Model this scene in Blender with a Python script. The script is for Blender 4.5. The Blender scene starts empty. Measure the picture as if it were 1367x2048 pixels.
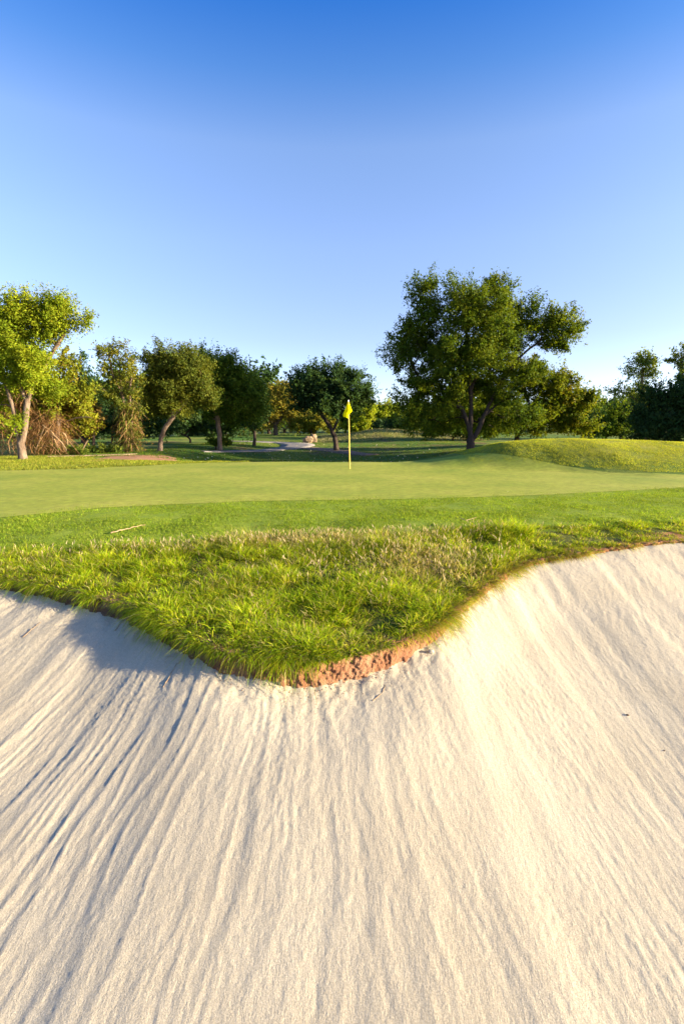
import bpy, math, random
import numpy as np
from math import radians as R
from mathutils import Matrix
random.seed(7)
rng = np.random.default_rng(11)
scene = bpy.context.scene
col = scene.collection

# ------------------------------------------------------------------ camera, sky, sun, exposure
PITCH = R(9.3)
EYE = 1.35
cam_d = bpy.data.cameras.new('camera')
cam_d.sensor_fit = 'VERTICAL'
cam_d.sensor_height = 36.0
cam_d.sensor_width = 24.0
cam_d.lens = 18.0
cam_d.clip_start = 0.05
cam_d.clip_end = 6000
cam_d.dof.use_dof = True
cam_d.dof.focus_distance = 4.0
cam_d.dof.aperture_fstop = 4.0
cam = bpy.data.objects.new('camera', cam_d)
col.objects.link(cam)
cam.location = (0, 0, EYE)
cam.rotation_euler = (math.pi / 2 - PITCH, 0, 0)
scene.camera = cam

SUN_EL = R(12.5)
SUN_AZ = R(99.0)            # measured from +Y towards +X: right of the camera, slightly behind it
world = bpy.data.worlds.new('World')
scene.world = world
world.use_nodes = True
wn = world.node_tree
wn.nodes.clear()
sky = wn.nodes.new('ShaderNodeTexSky')
sky.sky_type = 'NISHITA'
sky.sun_disc = False
sky.sun_elevation = SUN_EL
sky.sun_rotation = SUN_AZ
sky.altitude = 300
sky.air_density = 0.55
sky.dust_density = 0.7
sky.ozone_density = 1.2
hs = wn.nodes.new('ShaderNodeGamma')
hs.inputs['Gamma'].default_value = 1.05
bg = wn.nodes.new('ShaderNodeBackground')
bg.inputs['Strength'].default_value = 0.114
wo = wn.nodes.new('ShaderNodeOutputWorld')
wn.links.new(sky.outputs[0], hs.inputs['Color'])
hv_ = wn.nodes.new('ShaderNodeHueSaturation')
hv_.inputs['Saturation'].default_value = 1.0
wn.links.new(hs.outputs[0], hv_.inputs['Color'])
geo_ = wn.nodes.new('ShaderNodeTexCoord')
sep_ = wn.nodes.new('ShaderNodeSeparateXYZ')
wn.links.new(geo_.outputs['Generated'], sep_.inputs[0])
ramp_ = wn.nodes.new('ShaderNodeValToRGB')
re_ = ramp_.color_ramp.elements
re_[0].position = 0.0; re_[0].color = (.82, .69, .64, 1)
re_[1].position = 1.0; re_[1].color = (.10, .42, .78, 1)
for p_, c_ in ((.16, (.85, .715, .70, 1)), (.31, (1.0, .90, .90, 1)), (.44, (.99, .97, 1.0, 1)), (.52, (.48, .76, 1.02, 1)), (.60, (.14, .56, 1.05, 1)), (.75, (.14, .50, .90, 1))):
    k_ = re_.new(p_); k_.color = c_
wn.links.new(sep_.outputs['Z'], ramp_.inputs[0])
mul_ = wn.nodes.new('ShaderNodeMix'); mul_.data_type = 'RGBA'; mul_.blend_type = 'MULTIPLY'; mul_.inputs[0].default_value = 1.0
wn.links.new(hv_.outputs[0], mul_.inputs[6]); wn.links.new(ramp_.outputs[0], mul_.inputs[7])
wn.links.new(mul_.outputs[2], bg.inputs['Color'])
wn.links.new(bg.outputs[0], wo.inputs['Surface'])

sl = bpy.data.lights.new('sun', 'SUN')
sl.energy = 4.8
sl.angle = R(0.5)
sl.color = (1.0, 0.86, 0.60)
sun = bpy.data.objects.new('sun', sl)
col.objects.link(sun)
sun.rotation_euler = (math.pi / 2 - SUN_EL, 0, math.pi - SUN_AZ)
sun.location = (60, -10, 30)

scene.view_settings.view_transform = 'Standard'
scene.view_settings.look = 'None'
scene.view_settings.gamma = 1.0
scene.view_settings.use_curve_mapping = False
scene.view_settings.exposure = 2.05

# ------------------------------------------------------------------ helpers
FPX = 1024.0
CP, SP = math.cos(PITCH), math.sin(PITCH)

def ray(px, py):
    a = (px - 683.5) / FPX
    b = (1024 - py) / FPX
    return np.array([a, CP + b * SP, b * CP - SP])

def at(px, py, Y):
    """the world point seen at a photograph pixel, Y metres in front"""
    d = ray(px, py)
    return np.array([0, 0, EYE]) + d * (Y / d[1])

def onz(px, py, z):
    d = ray(px, py)
    t = (z - EYE) / d[2]
    return np.array([d[0] * t, d[1] * t])

def S(a, b, x):
    t = np.clip((np.asarray(x, dtype=float) - a) / (b - a), 0, 1)
    return t * t * (3 - 2 * t)

def _hash(ix, iy, seed):
    n = (ix.astype(np.int64) * 374761393 + iy.astype(np.int64) * 668265263 + seed * 1442695041) & 0x7fffffff
    n = ((n ^ (n >> 13)) * 1274126177) & 0x7fffffff
    return ((n ^ (n >> 16)) & 0xffff) / 65535.0

def noise(x, y, seed=0):
    """gradient noise, about -1..1"""
    x = np.asarray(x, dtype=float); y = np.asarray(y, dtype=float)
    x, y = np.broadcast_arrays(x, y)
    ix = np.floor(x); iy = np.floor(y)
    fx = x - ix; fy = y - iy
    u = fx * fx * fx * (fx * (fx * 6 - 15) + 10); v = fy * fy * fy * (fy * (fy * 6 - 15) + 10)
    def g(dx, dy):
        a = _hash(ix + dx, iy + dy, seed) * 2 * np.pi
        return np.cos(a) * (fx - dx) + np.sin(a) * (fy - dy)
    n0 = g(0, 0) * (1 - u) + g(1, 0) * u
    n1 = g(0, 1) * (1 - u) + g(1, 1) * u
    return (n0 * (1 - v) + n1 * v) * 1.5

def fbm(x, y, seed=0, oct=4, gain=0.5):
    s = 0; a = 1.0; f = 1.0
    for i in range(oct):
        s = s + a * noise(x * f, y * f, seed + i * 17)
        a *= gain; f *= 2.03
    return s

def mesh_from(name, verts, faces, smooth=False, colors=None):
    """faces: int array (n,3) or (n,4)"""
    me = bpy.data.meshes.new(name)
    verts = np.ascontiguousarray(verts, dtype=np.float32)
    faces = np.ascontiguousarray(faces, dtype=np.int32)
    k = faces.shape[1]
    me.vertices.add(len(verts)); me.vertices.foreach_set('co', verts.ravel())
    me.loops.add(faces.size); me.loops.foreach_set('vertex_index', faces.ravel())
    me.polygons.add(len(faces))
    me.polygons.foreach_set('loop_start', np.arange(0, faces.size, k, dtype=np.int32))
    try:
        me.polygons.foreach_set('loop_total', np.full(len(faces), k, dtype=np.int32))
    except Exception:
        pass
    if colors is not None:
        at_ = me.color_attributes.new('tint', 'FLOAT_COLOR', 'POINT')
        c = np.ones((len(verts), 4), dtype=np.float32); c[:, :3] = colors
        at_.data.foreach_set('color', c.ravel())
    me.update(calc_edges=True)
    me.validate()
    if smooth:
        me.polygons.foreach_set('use_smooth', np.ones(len(me.polygons), dtype=bool))
    return me

def link(name, me, mat=None, parent=None):
    o = bpy.data.objects.new(name, me)
    col.objects.link(o)
    if mat is not None:
        me.materials.append(mat)
    if parent is not None:
        me.transform(Matrix.Translation(-parent.location))     # mesh coordinates local to the thing's base
        o.parent = parent
    return o

def tag(o, label=None, cat=None, group=None, kind=None):
    if label: o['label'] = label
    if cat: o['category'] = cat
    if group: o['group'] = group
    if kind: o['kind'] = kind
    return o

def empty(name, loc, label, cat, group=None):
    o = bpy.data.objects.new(name, None)
    o.empty_display_size = 0.3
    col.objects.link(o)
    o.location = loc
    return tag(o, label, cat, group)

def grid_faces(nr, nc):
    i = np.arange(nr - 1)[:, None] * nc + np.arange(nc - 1)[None, :]
    return np.stack([i, i + 1, i + 1 + nc, i + nc], -1).reshape(-1, 4)

class Tubes:
    def __init__(s): s.v = []; s.f = []; s.n = 0
    def add(s, pts, rad, sides=7, cap=True):
        pts = np.asarray(pts, dtype=float); rad = np.asarray(rad, dtype=float)
        n = len(pts)
        tan = np.gradient(pts, axis=0)
        tan /= np.linalg.norm(tan, axis=1)[:, None] + 1e-9
        ref = np.array([0.13, 0.97, 0.2])
        if abs(tan[0] @ ref) > 0.9: ref = np.array([1.0, 0.1, 0])
        u = np.cross(tan, ref); u /= np.linalg.norm(u, axis=1)[:, None] + 1e-9
        w = np.cross(tan, u)
        a = np.arange(sides) / sides * 2 * np.pi
        ring = pts[:, None] + rad[:, None, None] * (np.cos(a)[None, :, None] * u[:, None] + np.sin(a)[None, :, None] * w[:, None])
        s.v.append(ring.reshape(-1, 3))
        i = np.arange(n - 1)[:, None] * sides + np.arange(sides)[None]
        j = np.arange(n - 1)[:, None] * sides + (np.arange(sides)[None] + 1) % sides
        s.f.append(np.stack([i, j, j + sides, i + sides], -1).reshape(-1, 4) + s.n)
        s.n += n * sides
    def build(s, name, mat, parent=None):
        return link(name, mesh_from(name, np.concatenate(s.v), np.concatenate(s.f), True), mat, parent)

def nrm(v):
    return v / (np.linalg.norm(v, axis=-1, keepdims=True) + 1e-9)

def blades(base, d0, bend, length, width, c0, c1, nseg=2, side=None):
    """curved grass blades / strands: base (n,3), start direction d0, bend (n,3) added along the blade"""
    n = len(base)
    if side is None:
        a = rng.uniform(0, 2 * np.pi, n)
        side = np.stack([np.cos(a), np.sin(a), np.zeros(n)], -1)
    side = nrm(side)
    vs = []; cs = []
    for k in range(nseg + 1):
        t = k / nseg
        p = base + (d0 * t + bend * t * t) * length[:, None]
        c = c0 * (1 - t) + c1 * t
        if k < nseg:
            w = width[:, None] * (1 - 0.55 * t) * 0.5
            vs += [p - side * w, p + side * w]; cs += [c, c]
        else:
            vs.append(p); cs.append(c)
    m = 2 * nseg + 1
    V = np.stack(vs, 1).reshape(-1, 3); C = np.stack(cs, 1).reshape(-1, 3)
    f = []
    for k in range(nseg - 1):
        q = 2 * k
        f += [[q, q + 1, q + 3], [q, q + 3, q + 2]]
    q = 2 * (nseg - 1)
    f.append([q, q + 1, q + 2])
    f = np.array(f)
    F = (np.arange(n)[:, None, None] * m + f[None]).reshape(-1, 3)
    return V, F, C

def leaves(cen, nor, size, aspect, c):
    n = len(cen)
    r = rng.normal(size=(n, 3))
    t = nrm(np.cross(nor, r)); b = np.cross(nor, t)
    L = size[:, None] * 0.5; W = L * aspect
    V = np.stack([cen - t * L, cen + b * W, cen + t * L, cen - b * W], 1).reshape(-1, 3)
    F = np.arange(n * 4).reshape(-1, 4)
    return V, F, np.repeat(c, 4, axis=0)

# ------------------------------------------------------------------ materials
def new_mat(name):
    m = bpy.data.materials.new(name)
    m.use_nodes = True
    nt = m.node_tree
    nt.nodes.clear()
    out = nt.nodes.new('ShaderNodeOutputMaterial')
    return m, nt, out

def N(nt, t, **kw):
    n = nt.nodes.new(t)
    for k, v in kw.items():
        if k in n.inputs: n.inputs[k].default_value = v
        else: setattr(n, k, v)
    return n

def leaf_mat(name, trans=0.35, rough=0.6, spec=0.05, transtint=(1.35, 1.25, 0.5)):
    m, nt, out = new_mat(name)
    a = N(nt, 'ShaderNodeAttribute', attribute_name='tint')
    p = N(nt, 'ShaderNodeBsdfPrincipled', Roughness=rough)
    p.inputs['Specular IOR Level'].default_value = spec
    tr = N(nt, 'ShaderNodeBsdfTranslucent')
    mx = N(nt, 'ShaderNodeMix', data_type='RGBA', blend_type='MULTIPLY')
    mx.inputs[0].default_value = 1.0
    mx.inputs[7].default_value = (*transtint, 1)
    ms = N(nt, 'ShaderNodeMixShader'); ms.inputs[0].default_value = trans
    l = nt.links.new
    l(a.outputs['Color'], p.inputs['Base Color']); l(a.outputs['Color'], mx.inputs[6]); l(mx.outputs[2], tr.inputs['Color'])
    l(p.outputs[0], ms.inputs[1]); l(tr.outputs[0], ms.inputs[2]); l(ms.outputs[0], out.inputs['Surface'])
    return m

def noisy_mat(name, cols, scale, rough=0.9, bump=0.0, bscale=60, bdist=0.02, attr=None, detail=6, second=None, spec=0.2, stretch=None):
    """base colour from a noise-driven ramp; optional vertex-painted wear (attr) mixing in a second colour"""
    m, nt, out = new_mat(name)
    l = nt.links.new
    tc = N(nt, 'ShaderNodeTexCoord')
    src = tc.outputs['Object']
    if stretch:
        mp = N(nt, 'ShaderNodeMapping'); mp.inputs['Scale'].default_value = stretch
        l(src, mp.inputs[0]); src = mp.outputs[0]
    nz = N(nt, 'ShaderNodeTexNoise', Scale=scale, Detail=detail, Roughness=0.65)
    l(src, nz.inputs['Vector'])
    rp = N(nt, 'ShaderNodeValToRGB')
    e = rp.color_ramp.elements
    e[0].position = 0.3; e[0].color = (*cols[0], 1)
    e[1].position = 0.7; e[1].color = (*cols[-1], 1)
    for i, c in enumerate(cols[1:-1]):
        k = e.new(0.3 + 0.4 * (i + 1) / (len(cols) - 1)); k.color = (*c, 1)
    l(nz.outputs[0], rp.inputs[0])
    colout = rp.outputs[0]
    # finer speckle multiplies the colour
    n2 = N(nt, 'ShaderNodeTexNoise', Scale=scale * 14, Detail=3, Roughness=0.7)
    l(src, n2.inputs['Vector'])
    mr = N(nt, 'ShaderNodeMapRange'); mr.inputs[1].default_value = 0.3; mr.inputs[2].default_value = 0.7
    mr.inputs[3].default_value = 0.78; mr.inputs[4].default_value = 1.22
    l(n2.outputs[0], mr.inputs[0])
    mm = N(nt, 'ShaderNodeMix', data_type='RGBA', blend_type='MULTIPLY'); mm.inputs[0].default_value = 1
    l(colout, mm.inputs[6]); l(mr.outputs[0], mm.inputs[7]); colout = mm.outputs[2]
    if attr:
        a = N(nt, 'ShaderNodeAttribute', attribute_name=attr)
        mx = N(nt, 'ShaderNodeMix', data_type='RGBA', blend_type='MULTIPLY'); mx.inputs[0].default_value = 1
        l(colout, mx.inputs[6]); l(a.outputs['Color'], mx.inputs[7]); colout = mx.outputs[2]
    p = N(nt, 'ShaderNodeBsdfPrincipled', Roughness=rough)
    p.inputs['Specular IOR Level'].default_value = spec
    l(colout, p.inputs['Base Color'])
    if bump > 0:
        nb = N(nt, 'ShaderNodeTexNoise', Scale=bscale, Detail=5, Roughness=0.7)
        l(src, nb.inputs['Vector'])
        bp = N(nt, 'ShaderNodeBump'); bp.inputs['Strength'].default_value = bump; bp.inputs['Distance'].default_value = bdist
        l(nb.outputs[0], bp.inputs['Height']); l(bp.outputs[0], p.inputs['Normal'])
    l(p.outputs[0], out.inputs['Surface'])
    return m

M_leaf = leaf_mat('leaf_material', 0.42)
M_grass = leaf_mat('grass_blade_material', 0.42, rough=0.6, spec=0.08, transtint=(1.25, 1.2, 0.55))
M_strand = leaf_mat('dry_strand_material', 0.1, transtint=(1, 1, 1))
M_bark = noisy_mat('bark_material', [(0.07, 0.045, 0.03), (0.16, 0.11, 0.075), (0.24, 0.18, 0.13)], 9, bump=0.8, bscale=22, bdist=0.03, stretch=(1, 1, 0.25))
M_bark_dark = noisy_mat('dark_bark_material', [(0.03, 0.022, 0.018), (0.08, 0.055, 0.04)], 9, bump=0.8, bscale=22, bdist=0.03, stretch=(1, 1, 0.25))
M_ground = noisy_mat('ground_grass_material', [(0.55, 0.65, 0.5), (1, 1, 1), (1.35, 1.2, 1.3)], 0.9, bump=0.9, bscale=9, bdist=0.08, attr='tint')
M_green = noisy_mat('putting_green_material', [(0.195, 0.25, 0.020), (0.28, 0.30, 0.03), (0.37, 0.355, 0.05)], 0.4, bump=0.5, bscale=120, bdist=0.006, rough=0.8)
M_fringe = noisy_mat('fringe_turf_material', [(0.13, 0.20, 0.014), (0.18, 0.245, 0.018), (0.24, 0.275, 0.026)], 1.6, bump=0.9, bscale=45, bdist=0.03)
M_path = noisy_mat('concrete_path_material', [(0.17, 0.15, 0.135), (0.24, 0.215, 0.195)], 1.2, bump=0.3, bscale=30)
M_dirt = noisy_mat('dirt_path_material', [(0.13, 0.08, 0.055), (0.24, 0.16, 0.11)], 1.5, bump=0.6, bscale=18)
M_mulch = noisy_mat('red_soil_material', [(0.20, 0.09, 0.05), (0.36, 0.18, 0.10), (0.30, 0.22, 0.10)], 3.0, bump=0.9, bscale=25, bdist=0.05)
M_soil = noisy_mat('clay_material', [(0.24, 0.10, 0.05), (0.37, 0.17, 0.085), (0.46, 0.25, 0.14)], 7, bump=1.0, bscale=90, bdist=0.03, attr='tint')
M_rock = noisy_mat('sandstone_material', [(0.22, 0.14, 0.08), (0.42, 0.30, 0.19)], 3, bump=0.9, bscale=12, bdist=0.05)
M_twig = noisy_mat('twig_material', [(0.20, 0.13, 0.07), (0.42, 0.30, 0.17)], 30)
M_pebble = noisy_mat('pebble_material', [(0.35, 0.28, 0.22), (0.55, 0.48, 0.40)], 40)
M_pebble_dark = noisy_mat('dark_pebble_material', [(0.10, 0.07, 0.05), (0.2, 0.14, 0.1)], 40)

def sand_material():
    m, nt, out = new_mat('sand_material')
    l = nt.links.new
    tc = N(nt, 'ShaderNodeTexCoord')
    n1 = N(nt, 'ShaderNodeTexNoise', Scale=1.1, Detail=6, Roughness=0.6)
    l(tc.outputs['Object'], n1.inputs['Vector'])
    rp = N(nt, 'ShaderNodeValToRGB')
    e = rp.color_ramp.elements
    e[0].position = 0.3; e[0].color = (0.445, 0.372, 0.262, 1)
    e[1].position = 0.7; e[1].color = (0.51, 0.437, 0.318, 1)
    l(n1.outputs[0], rp.inputs[0])
    # grains: small individual darker and lighter specks
    vo = N(nt, 'ShaderNodeTexVoronoi', Scale=300)
    l(tc.outputs['Object'], vo.inputs['Vector'])
    sep = N(nt, 'ShaderNodeSeparateColor'); l(vo.outputs['Color'], sep.inputs[0])
    mr = N(nt, 'ShaderNodeMapRange'); mr.inputs[3].default_value = 0.78; mr.inputs[4].default_value = 1.16
    l(sep.outputs[0], mr.inputs[0])
    mm = N(nt, 'ShaderNodeMix', data_type='RGBA', blend_type='MULTIPLY'); mm.inputs[0].default_value = 1
    l(rp.outputs[0], mm.inputs[6]); l(mr.outputs[0], mm.inputs[7])
    p = N(nt, 'ShaderNodeBsdfPrincipled', Roughness=0.95)
    p.inputs['Specular IOR Level'].default_value = 0.1
    l(mm.outputs[2], p.inputs['Base Color'])
    nb = N(nt, 'ShaderNodeTexNoise', Scale=140, Detail=4, Roughness=0.75)
    l(tc.outputs['Object'], nb.inputs['Vector'])
    nb2 = N(nt, 'ShaderNodeTexNoise', Scale=38, Detail=3, Roughness=0.6)
    mp = N(nt, 'ShaderNodeMapping'); mp.inputs['Scale'].default_value = (1.0, 0.4, 1)
    l(tc.outputs['Object'], mp.inputs[0]); l(mp.outputs[0], nb2.inputs['Vector'])
    ad = N(nt, 'ShaderNodeMath', operation='MULTIPLY_ADD'); ad.inputs[1].default_value = 1.6
    l(nb2.outputs[0], ad.inputs[0]); l(nb.outputs[0], ad.inputs[2])
    bp = N(nt, 'ShaderNodeBump'); bp.inputs['Strength'].default_value = 0.5; bp.inputs['Distance'].default_value = 0.005
    l(ad.outputs[0], bp.inputs['Height']); l(bp.outputs[0], p.inputs['Normal'])
    l(p.outputs[0], out.inputs['Surface'])
    return m
M_sand = sand_material()

# ------------------------------------------------------------------ terrain
_edge = [onz(*p) for p in [(0, 1160, -.15), (130, 1178, -.18), (260, 1213, -.24), (380, 1283, -.30), (480, 1315, -.33), (580, 1330, -.36),
                           (700, 1316, -.36), (800, 1288, -.33), (870, 1252, -.30), (950, 1188, -.24), (1050, 1126, -.15), (1150, 1109, -.10),
                           (1250, 1093, -.07), (1367, 1082, -.04)]]
EX = np.array([-16, -9, -6] + [p[0] for p in _edge] + [7, 10, 18])
EY = np.array([7.4, 6.6, 5.9] + [p[1] for p in _edge] + [6.95, 7.3, 7.8])
EZ = np.array([-.1, -.1, -.12, -.15, -.18, -.24, -.30, -.33, -.36, -.36, -.33, -.30, -.24, -.15, -.10, -.07, -.04, -.03, -.03, -.03])
LX = np.array([-16, -3.4, -2.7, -1.9, -1.2, -.7, -.3, .1, .45, .8, 1.3, 2.1, 4, 18])
LZ = np.array([.08, .08, .10, .11, .11, .12, .145, .15, .13, .09, .06, .04, .02, .015])

def spl(x, X, Y):
    """smoothed piecewise-linear interpolation"""
    r = 0
    for o, w in ((-.16, .2), (-.06, .3), (.06, .3), (.16, .2)):
        r = r + w * np.interp(np.asarray(x) + o, X, Y)
    return r
def Eb(x):   return spl(x, EX, EY)
def E(x):    return Eb(x) + 0.035 * noise(np.asarray(x) * 2.3, 0.5, 3) + 0.02 * noise(np.asarray(x) * 7, 0.5, 4)
def ze(x):   return spl(x, EX, EZ)
def lip(x):  return spl(x, LX, LZ)
def B(x):    return np.interp(x, [-16, -9, -6, -4.2, -2.81, -1.26, .99, 2.64, 5.2, 8, 18], [7.9, 7.05, 6.25, 5.75, 6.0, 6.35, 6.75, 7.0, 7.3, 7.8, 8.5]) + 0.06 * noise(np.asarray(x) * 1.3, 2.2, 9)
def G(x):    return spl(x, [-20, -12, -8, -5.18, -4.1, -1.69, 1.6, 4.2, 7.8, 11, 20], [8.6, 8.2, 7.5, 7.63, 8.7, 9.47, 9.8, 10.4, 11.7, 12.6, 13.2])
def Ff(x):   return spl(x, [-20, -14, -10.9, -8.9, -7, -5, 0, 3, 5, 7, 8, 10, 13, 20], [15.4, 15.8, 16.4, 17.1, 18.9, 20.6, 21, 20.8, 18.9, 16.6, 15.2, 14.3, 14.1, 13.9])

def h(x, y):
    """the grass surface"""
    x = np.asarray(x, dtype=float); y = np.asarray(y, dtype=float)
    e = E(x); d = np.maximum(y - e, 0)
    L = np.maximum(1.3, 7.6 - e)
    z = ze(x) * (1 - S(0, 1, d / L) ** 0.8)
    z = z + 0.03 * noise(x * 1.1, y * 1.1, 21) * (1 - S(7, 9, y)) * S(0, .5, d)
    # right mound
    pk = np.interp(x, [2.2, 3.2, 4.2, 5.2, 6.2, 7.4, 8.7, 11, 13.4, 17, 24, 40], [0, .08, .27, .54, .80, .92, .95, .90, .80, .7, .6, .4])
    pk = pk + 0.02 * noise(x * .5, y * .5, 31)
    yf = np.interp(x, [2, 5, 7, 9, 12, 30], [17.0, 16.4, 15.4, 13.8, 13.3, 13.0])
    m = np.where(y < 19.5, S(0, 1, (y - yf) / (19.5 - yf)), 1 - 0.85 * S(19.5, 31, y))
    z = z + pk * m * (1 - S(55, 90, np.abs(x)))
    # hollow behind the green
    dip = -.78 * S(20.2, 29, y) * S(-11, -5.5, x) * (1 - .5 * S(5, 13, x)) * (1 - .72 * S(30, 62, y))
    z = z + dip - .12 * S(17, 26, y) * (1 - S(-11, -5.5, x))
    sx = S(-50, -5, x)
    z = z + (-.24 * (1 - sx) + .58 * sx) * S(56, 84, y)
    # middle mound
    z = z + 1.05 * np.exp(-((x - 5.5) / 6.5) ** 2 - ((y - 66) / 7.0) ** 2) + .25 * np.exp(-((x - 4) / 2.5) ** 2 - ((y - 64) / 4) ** 2)
    z = z + 1.4 * S(102, 170, y)
    z = z + 0.05 * noise(x * .22, y * .22, 41) * S(22, 30, y)
    return z

def ridge_phi(x):
    return np.interp(x, [-4, -2, 0, .5, 1.2, 2.2, 3, 5], [-.2, -.13, .02, .17, .2, -.05, -.25, -.35])

def zs_base(x, y):
    d = E(x) - y
    w = 0
    for o in (-1.5, -1.0, -.5, 0, .5, 1.0, 1.5):
        w = w + (ze(np.asarray(x) + o) - lip(np.asarray(x) + o)) / 7
    k = S(0, 1.0, d)
    top = (ze(x) - lip(x)) * (1 - k) + (w - .03) * k
    return top - 0.85 * (1 - np.exp(-.30 * np.maximum(d, 0))) + 0.3 * np.minimum(d, 0) - .09 * S(.7, 4.0, x) * S(.1, 2.4, d) - .08 * S(3, 7, x) * S(.1, 2.6, d)

def zs(x, y):
    """the raked sand surface"""
    d = E(x) - y
    z = zs_base(x, y)
    wob = .05 * noise(x * .9, y * .7, 61) + .018 * noise(x * 3, y * 2.2, 62)
    s = x - ridge_phi(x) * (3 - y) + wob
    lft = 1 - .62 * S(-1.0, .9, x)
    z = z + .007 * noise(s / .30, y / 2.6, 63) * (.1 + .9 * lft)
    a = 1 - np.abs(noise(s / .095, y / 1.3, 64))
    mod = np.clip(.62 + .45 * noise(x * .8, y * .6, 70), .2, 1.0)
    z = z + .0055 * (a ** 4 - .3) * mod * lft
    b = noise(s / .060, y / .55, 65)
    z = z + .0026 * b * (.45 + .55 * lft) * np.clip(.6 + .9 * noise(x * 1.4, y * .9, 71), .15, 1.3)
    c = noise(s / .024, y / .14, 66)
    z = z + .0017 * c * np.clip(.5 + .9 * noise(x * 1.7 + 9, y * 1.2, 72), .15, 1.3)
    z = z + (.0010 * noise(x / .028, y / .034, 67) + .0009 * noise(x / .013, y / .017, 68)) * np.clip(.7 + 1.1 * noise(x * 1.3 + 4, y * 1.0, 78), .15, 1.7)
    # crumbly break-up just under the lip
    near = np.exp(-np.maximum(d, 0) / .30)
    z = z + near * (.014 * noise(x / .16, y / .30, 75) + .008 * noise(x / .06, y / .1, 76)) * (.35 + .65 * (1 - S(1.0, 2.0, x)))
    return z

def gp(px, py, ymin=2.0, ymax=240.0):
    """first point of the grass surface along a pixel's ray"""
    d = ray(px, py); d = d / d[1]
    ys = np.linspace(ymin, ymax, 6000)
    zz = EYE + d[2] * ys
    f = zz - h(d[0] * ys, ys)
    i = np.argmax(f < 0)
    y = ys[i] if f[i] < 0 else ymax
    return np.array([d[0] * y, y, float(h(d[0] * y, y))])

# ground sheet
def axis(segs):
    out = [segs[0][0]]
    for a, b, st in segs:
        n = max(1, int(round((b - a) / st)))
        out += list(np.linspace(a, b, n + 1)[1:])
    return np.array(out)
gx = axis([(-1500, -300, 200), (-300, -80, 20), (-80, -30, 2), (-30, -6, .5), (-6, 7, .09), (7, 30, .45), (30, 80, 2), (80, 300, 20), (300, 1500, 200)])
gy = axis([(-600, -40, 80), (-40, -4, 4), (-4, 2.6, .5), (2.6, 8.2, .09), (8.2, 24, .3), (24, 75, .7), (75, 130, 2), (130, 300, 15), (300, 2600, 230)])
GXm, GYm = np.meshgrid(gx, gy)
hz = h(GXm, GYm)
e_ = E(GXm)
inside = (S(0, .35, GYm - B(GXm)) * (1 - S(-.35, 0, GYm - Ff(GXm))))
hz = hz - .035 * inside
sandmask = (1 - S(.06, .22, GYm - e_)) * S(-5.0, -4.0, GYm) * (1 - S(8.5, 9.5, np.abs(GXm)))
hz = np.where(sandmask > 0, hz * (1 - sandmask) + sandmask * np.minimum(zs_base(GXm, np.maximum(GYm, -3)) - .35, -.8), hz)
dry = np.clip(.18 + .45 * fbm(GXm * .18, GYm * .18, 81, 4), 0, 1)
onmound = S(.12, .5, np.where((GXm > 3) & (GYm < 30), h(GXm, GYm), 0)) * S(4.2, 8.4, GXm)
dry = np.maximum(dry, onmound * (.55 + .35 * fbm(GXm * .6, GYm * .8, 82, 3)))
dry = np.maximum(dry, np.exp(-((GXm - 5.5) / 8) ** 2 - ((GYm - 66) / 9.0) ** 2) * .9)
dry = np.maximum(dry, .45 * S(-4, -9, -(-GXm)) * (1 - S(24, 34, GYm)))
litter = S(.15, .6, fbm(GXm * .35, GYm * .22, 83, 4)) * S(34, 42, GYm) * (1 - S(58, 66, GYm)) * .8
cg = np.array([.050, .120, .006]); cd = np.array([.30, .27, .035]); cl = np.array([.15, .09, .04])
tint = cg + (cd - cg) * np.clip(dry, 0, 1)[..., None]
tint = tint + (cl - tint) * np.clip(litter, 0, 1)[..., None]
near_t = 1 - S(0, .6, GYm - B(GXm))
tint = tint + (np.array([.10, .105, .014]) - tint) * near_t[..., None]
g = link('ground', mesh_from('ground', np.stack([GXm, GYm, hz], -1).reshape(-1, 3), grid_faces(len(gy), len(gx)), True, tint.reshape(-1, 3)), M_ground)
tag(g, kind='structure')

def sheet(name, xs, f0, f1, nr, lift, mat, colors=None):
    X = np.repeat(xs[None], nr, 0)
    t = np.linspace(0, 1, nr)[:, None]
    Y = f0(xs)[None] * (1 - t) + f1(xs)[None] * t
    Z = h(X, Y) + lift
    o = link(name, mesh_from(name, np.stack([X, Y, Z], -1).reshape(-1, 3), grid_faces(nr, len(xs)), True), mat)
    return tag(o, kind='structure')
sheet('putting_green', axis([(-19, -8, .3), (-8, 10, .12), (10, 18, .3)]), lambda x: G(x), lambda x: Ff(x), 90, .006, M_green)
sheet('fringe', axis([(-14, -6, .2), (-6, 8, .06), (8, 15, .2)]), lambda x: B(x) - .25, lambda x: G(x) + .02, 60, .0, M_fringe)

# sand
sx = axis([(-8, -4.6, .08), (-4.6, -2.2, .016), (-2.2, 2.4, .0105), (2.4, 5.0, .016), (5.0, 8.4, .08)])
nrow = 430
tt = np.linspace(0, 1, nrow)
dd = -.06 + 6.2 * (tt ** 0.9 * .25 + .75 * tt ** 2.0)
Xs = np.repeat(sx[None], nrow, 0)
Ys = E(sx)[None] - dd[:, None]
Zs = zs(Xs, Ys)
o = link('sand_bunker', mesh_from('sand_bunker', np.stack([Xs, Ys, Zs], -1).reshape(-1, 3), grid_faces(nrow, len(sx))[:, ::-1], True), M_sand)
tag(o, kind='structure')

# clay bank under the turf
cx = axis([(-8, -4.5, .06), (-4.5, -2, .013), (-2, 1.5, .007), (1.5, 4.9, .013), (4.9, 8.4, .06)])
nb_ = 44
q = np.linspace(0, 1, nb_)
Xc = np.repeat(cx[None], nb_, 0); Q = np.repeat(q[:, None], len(cx), 1)
inn = .38
top = h(Xc, E(Xc) + .02) 
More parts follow.
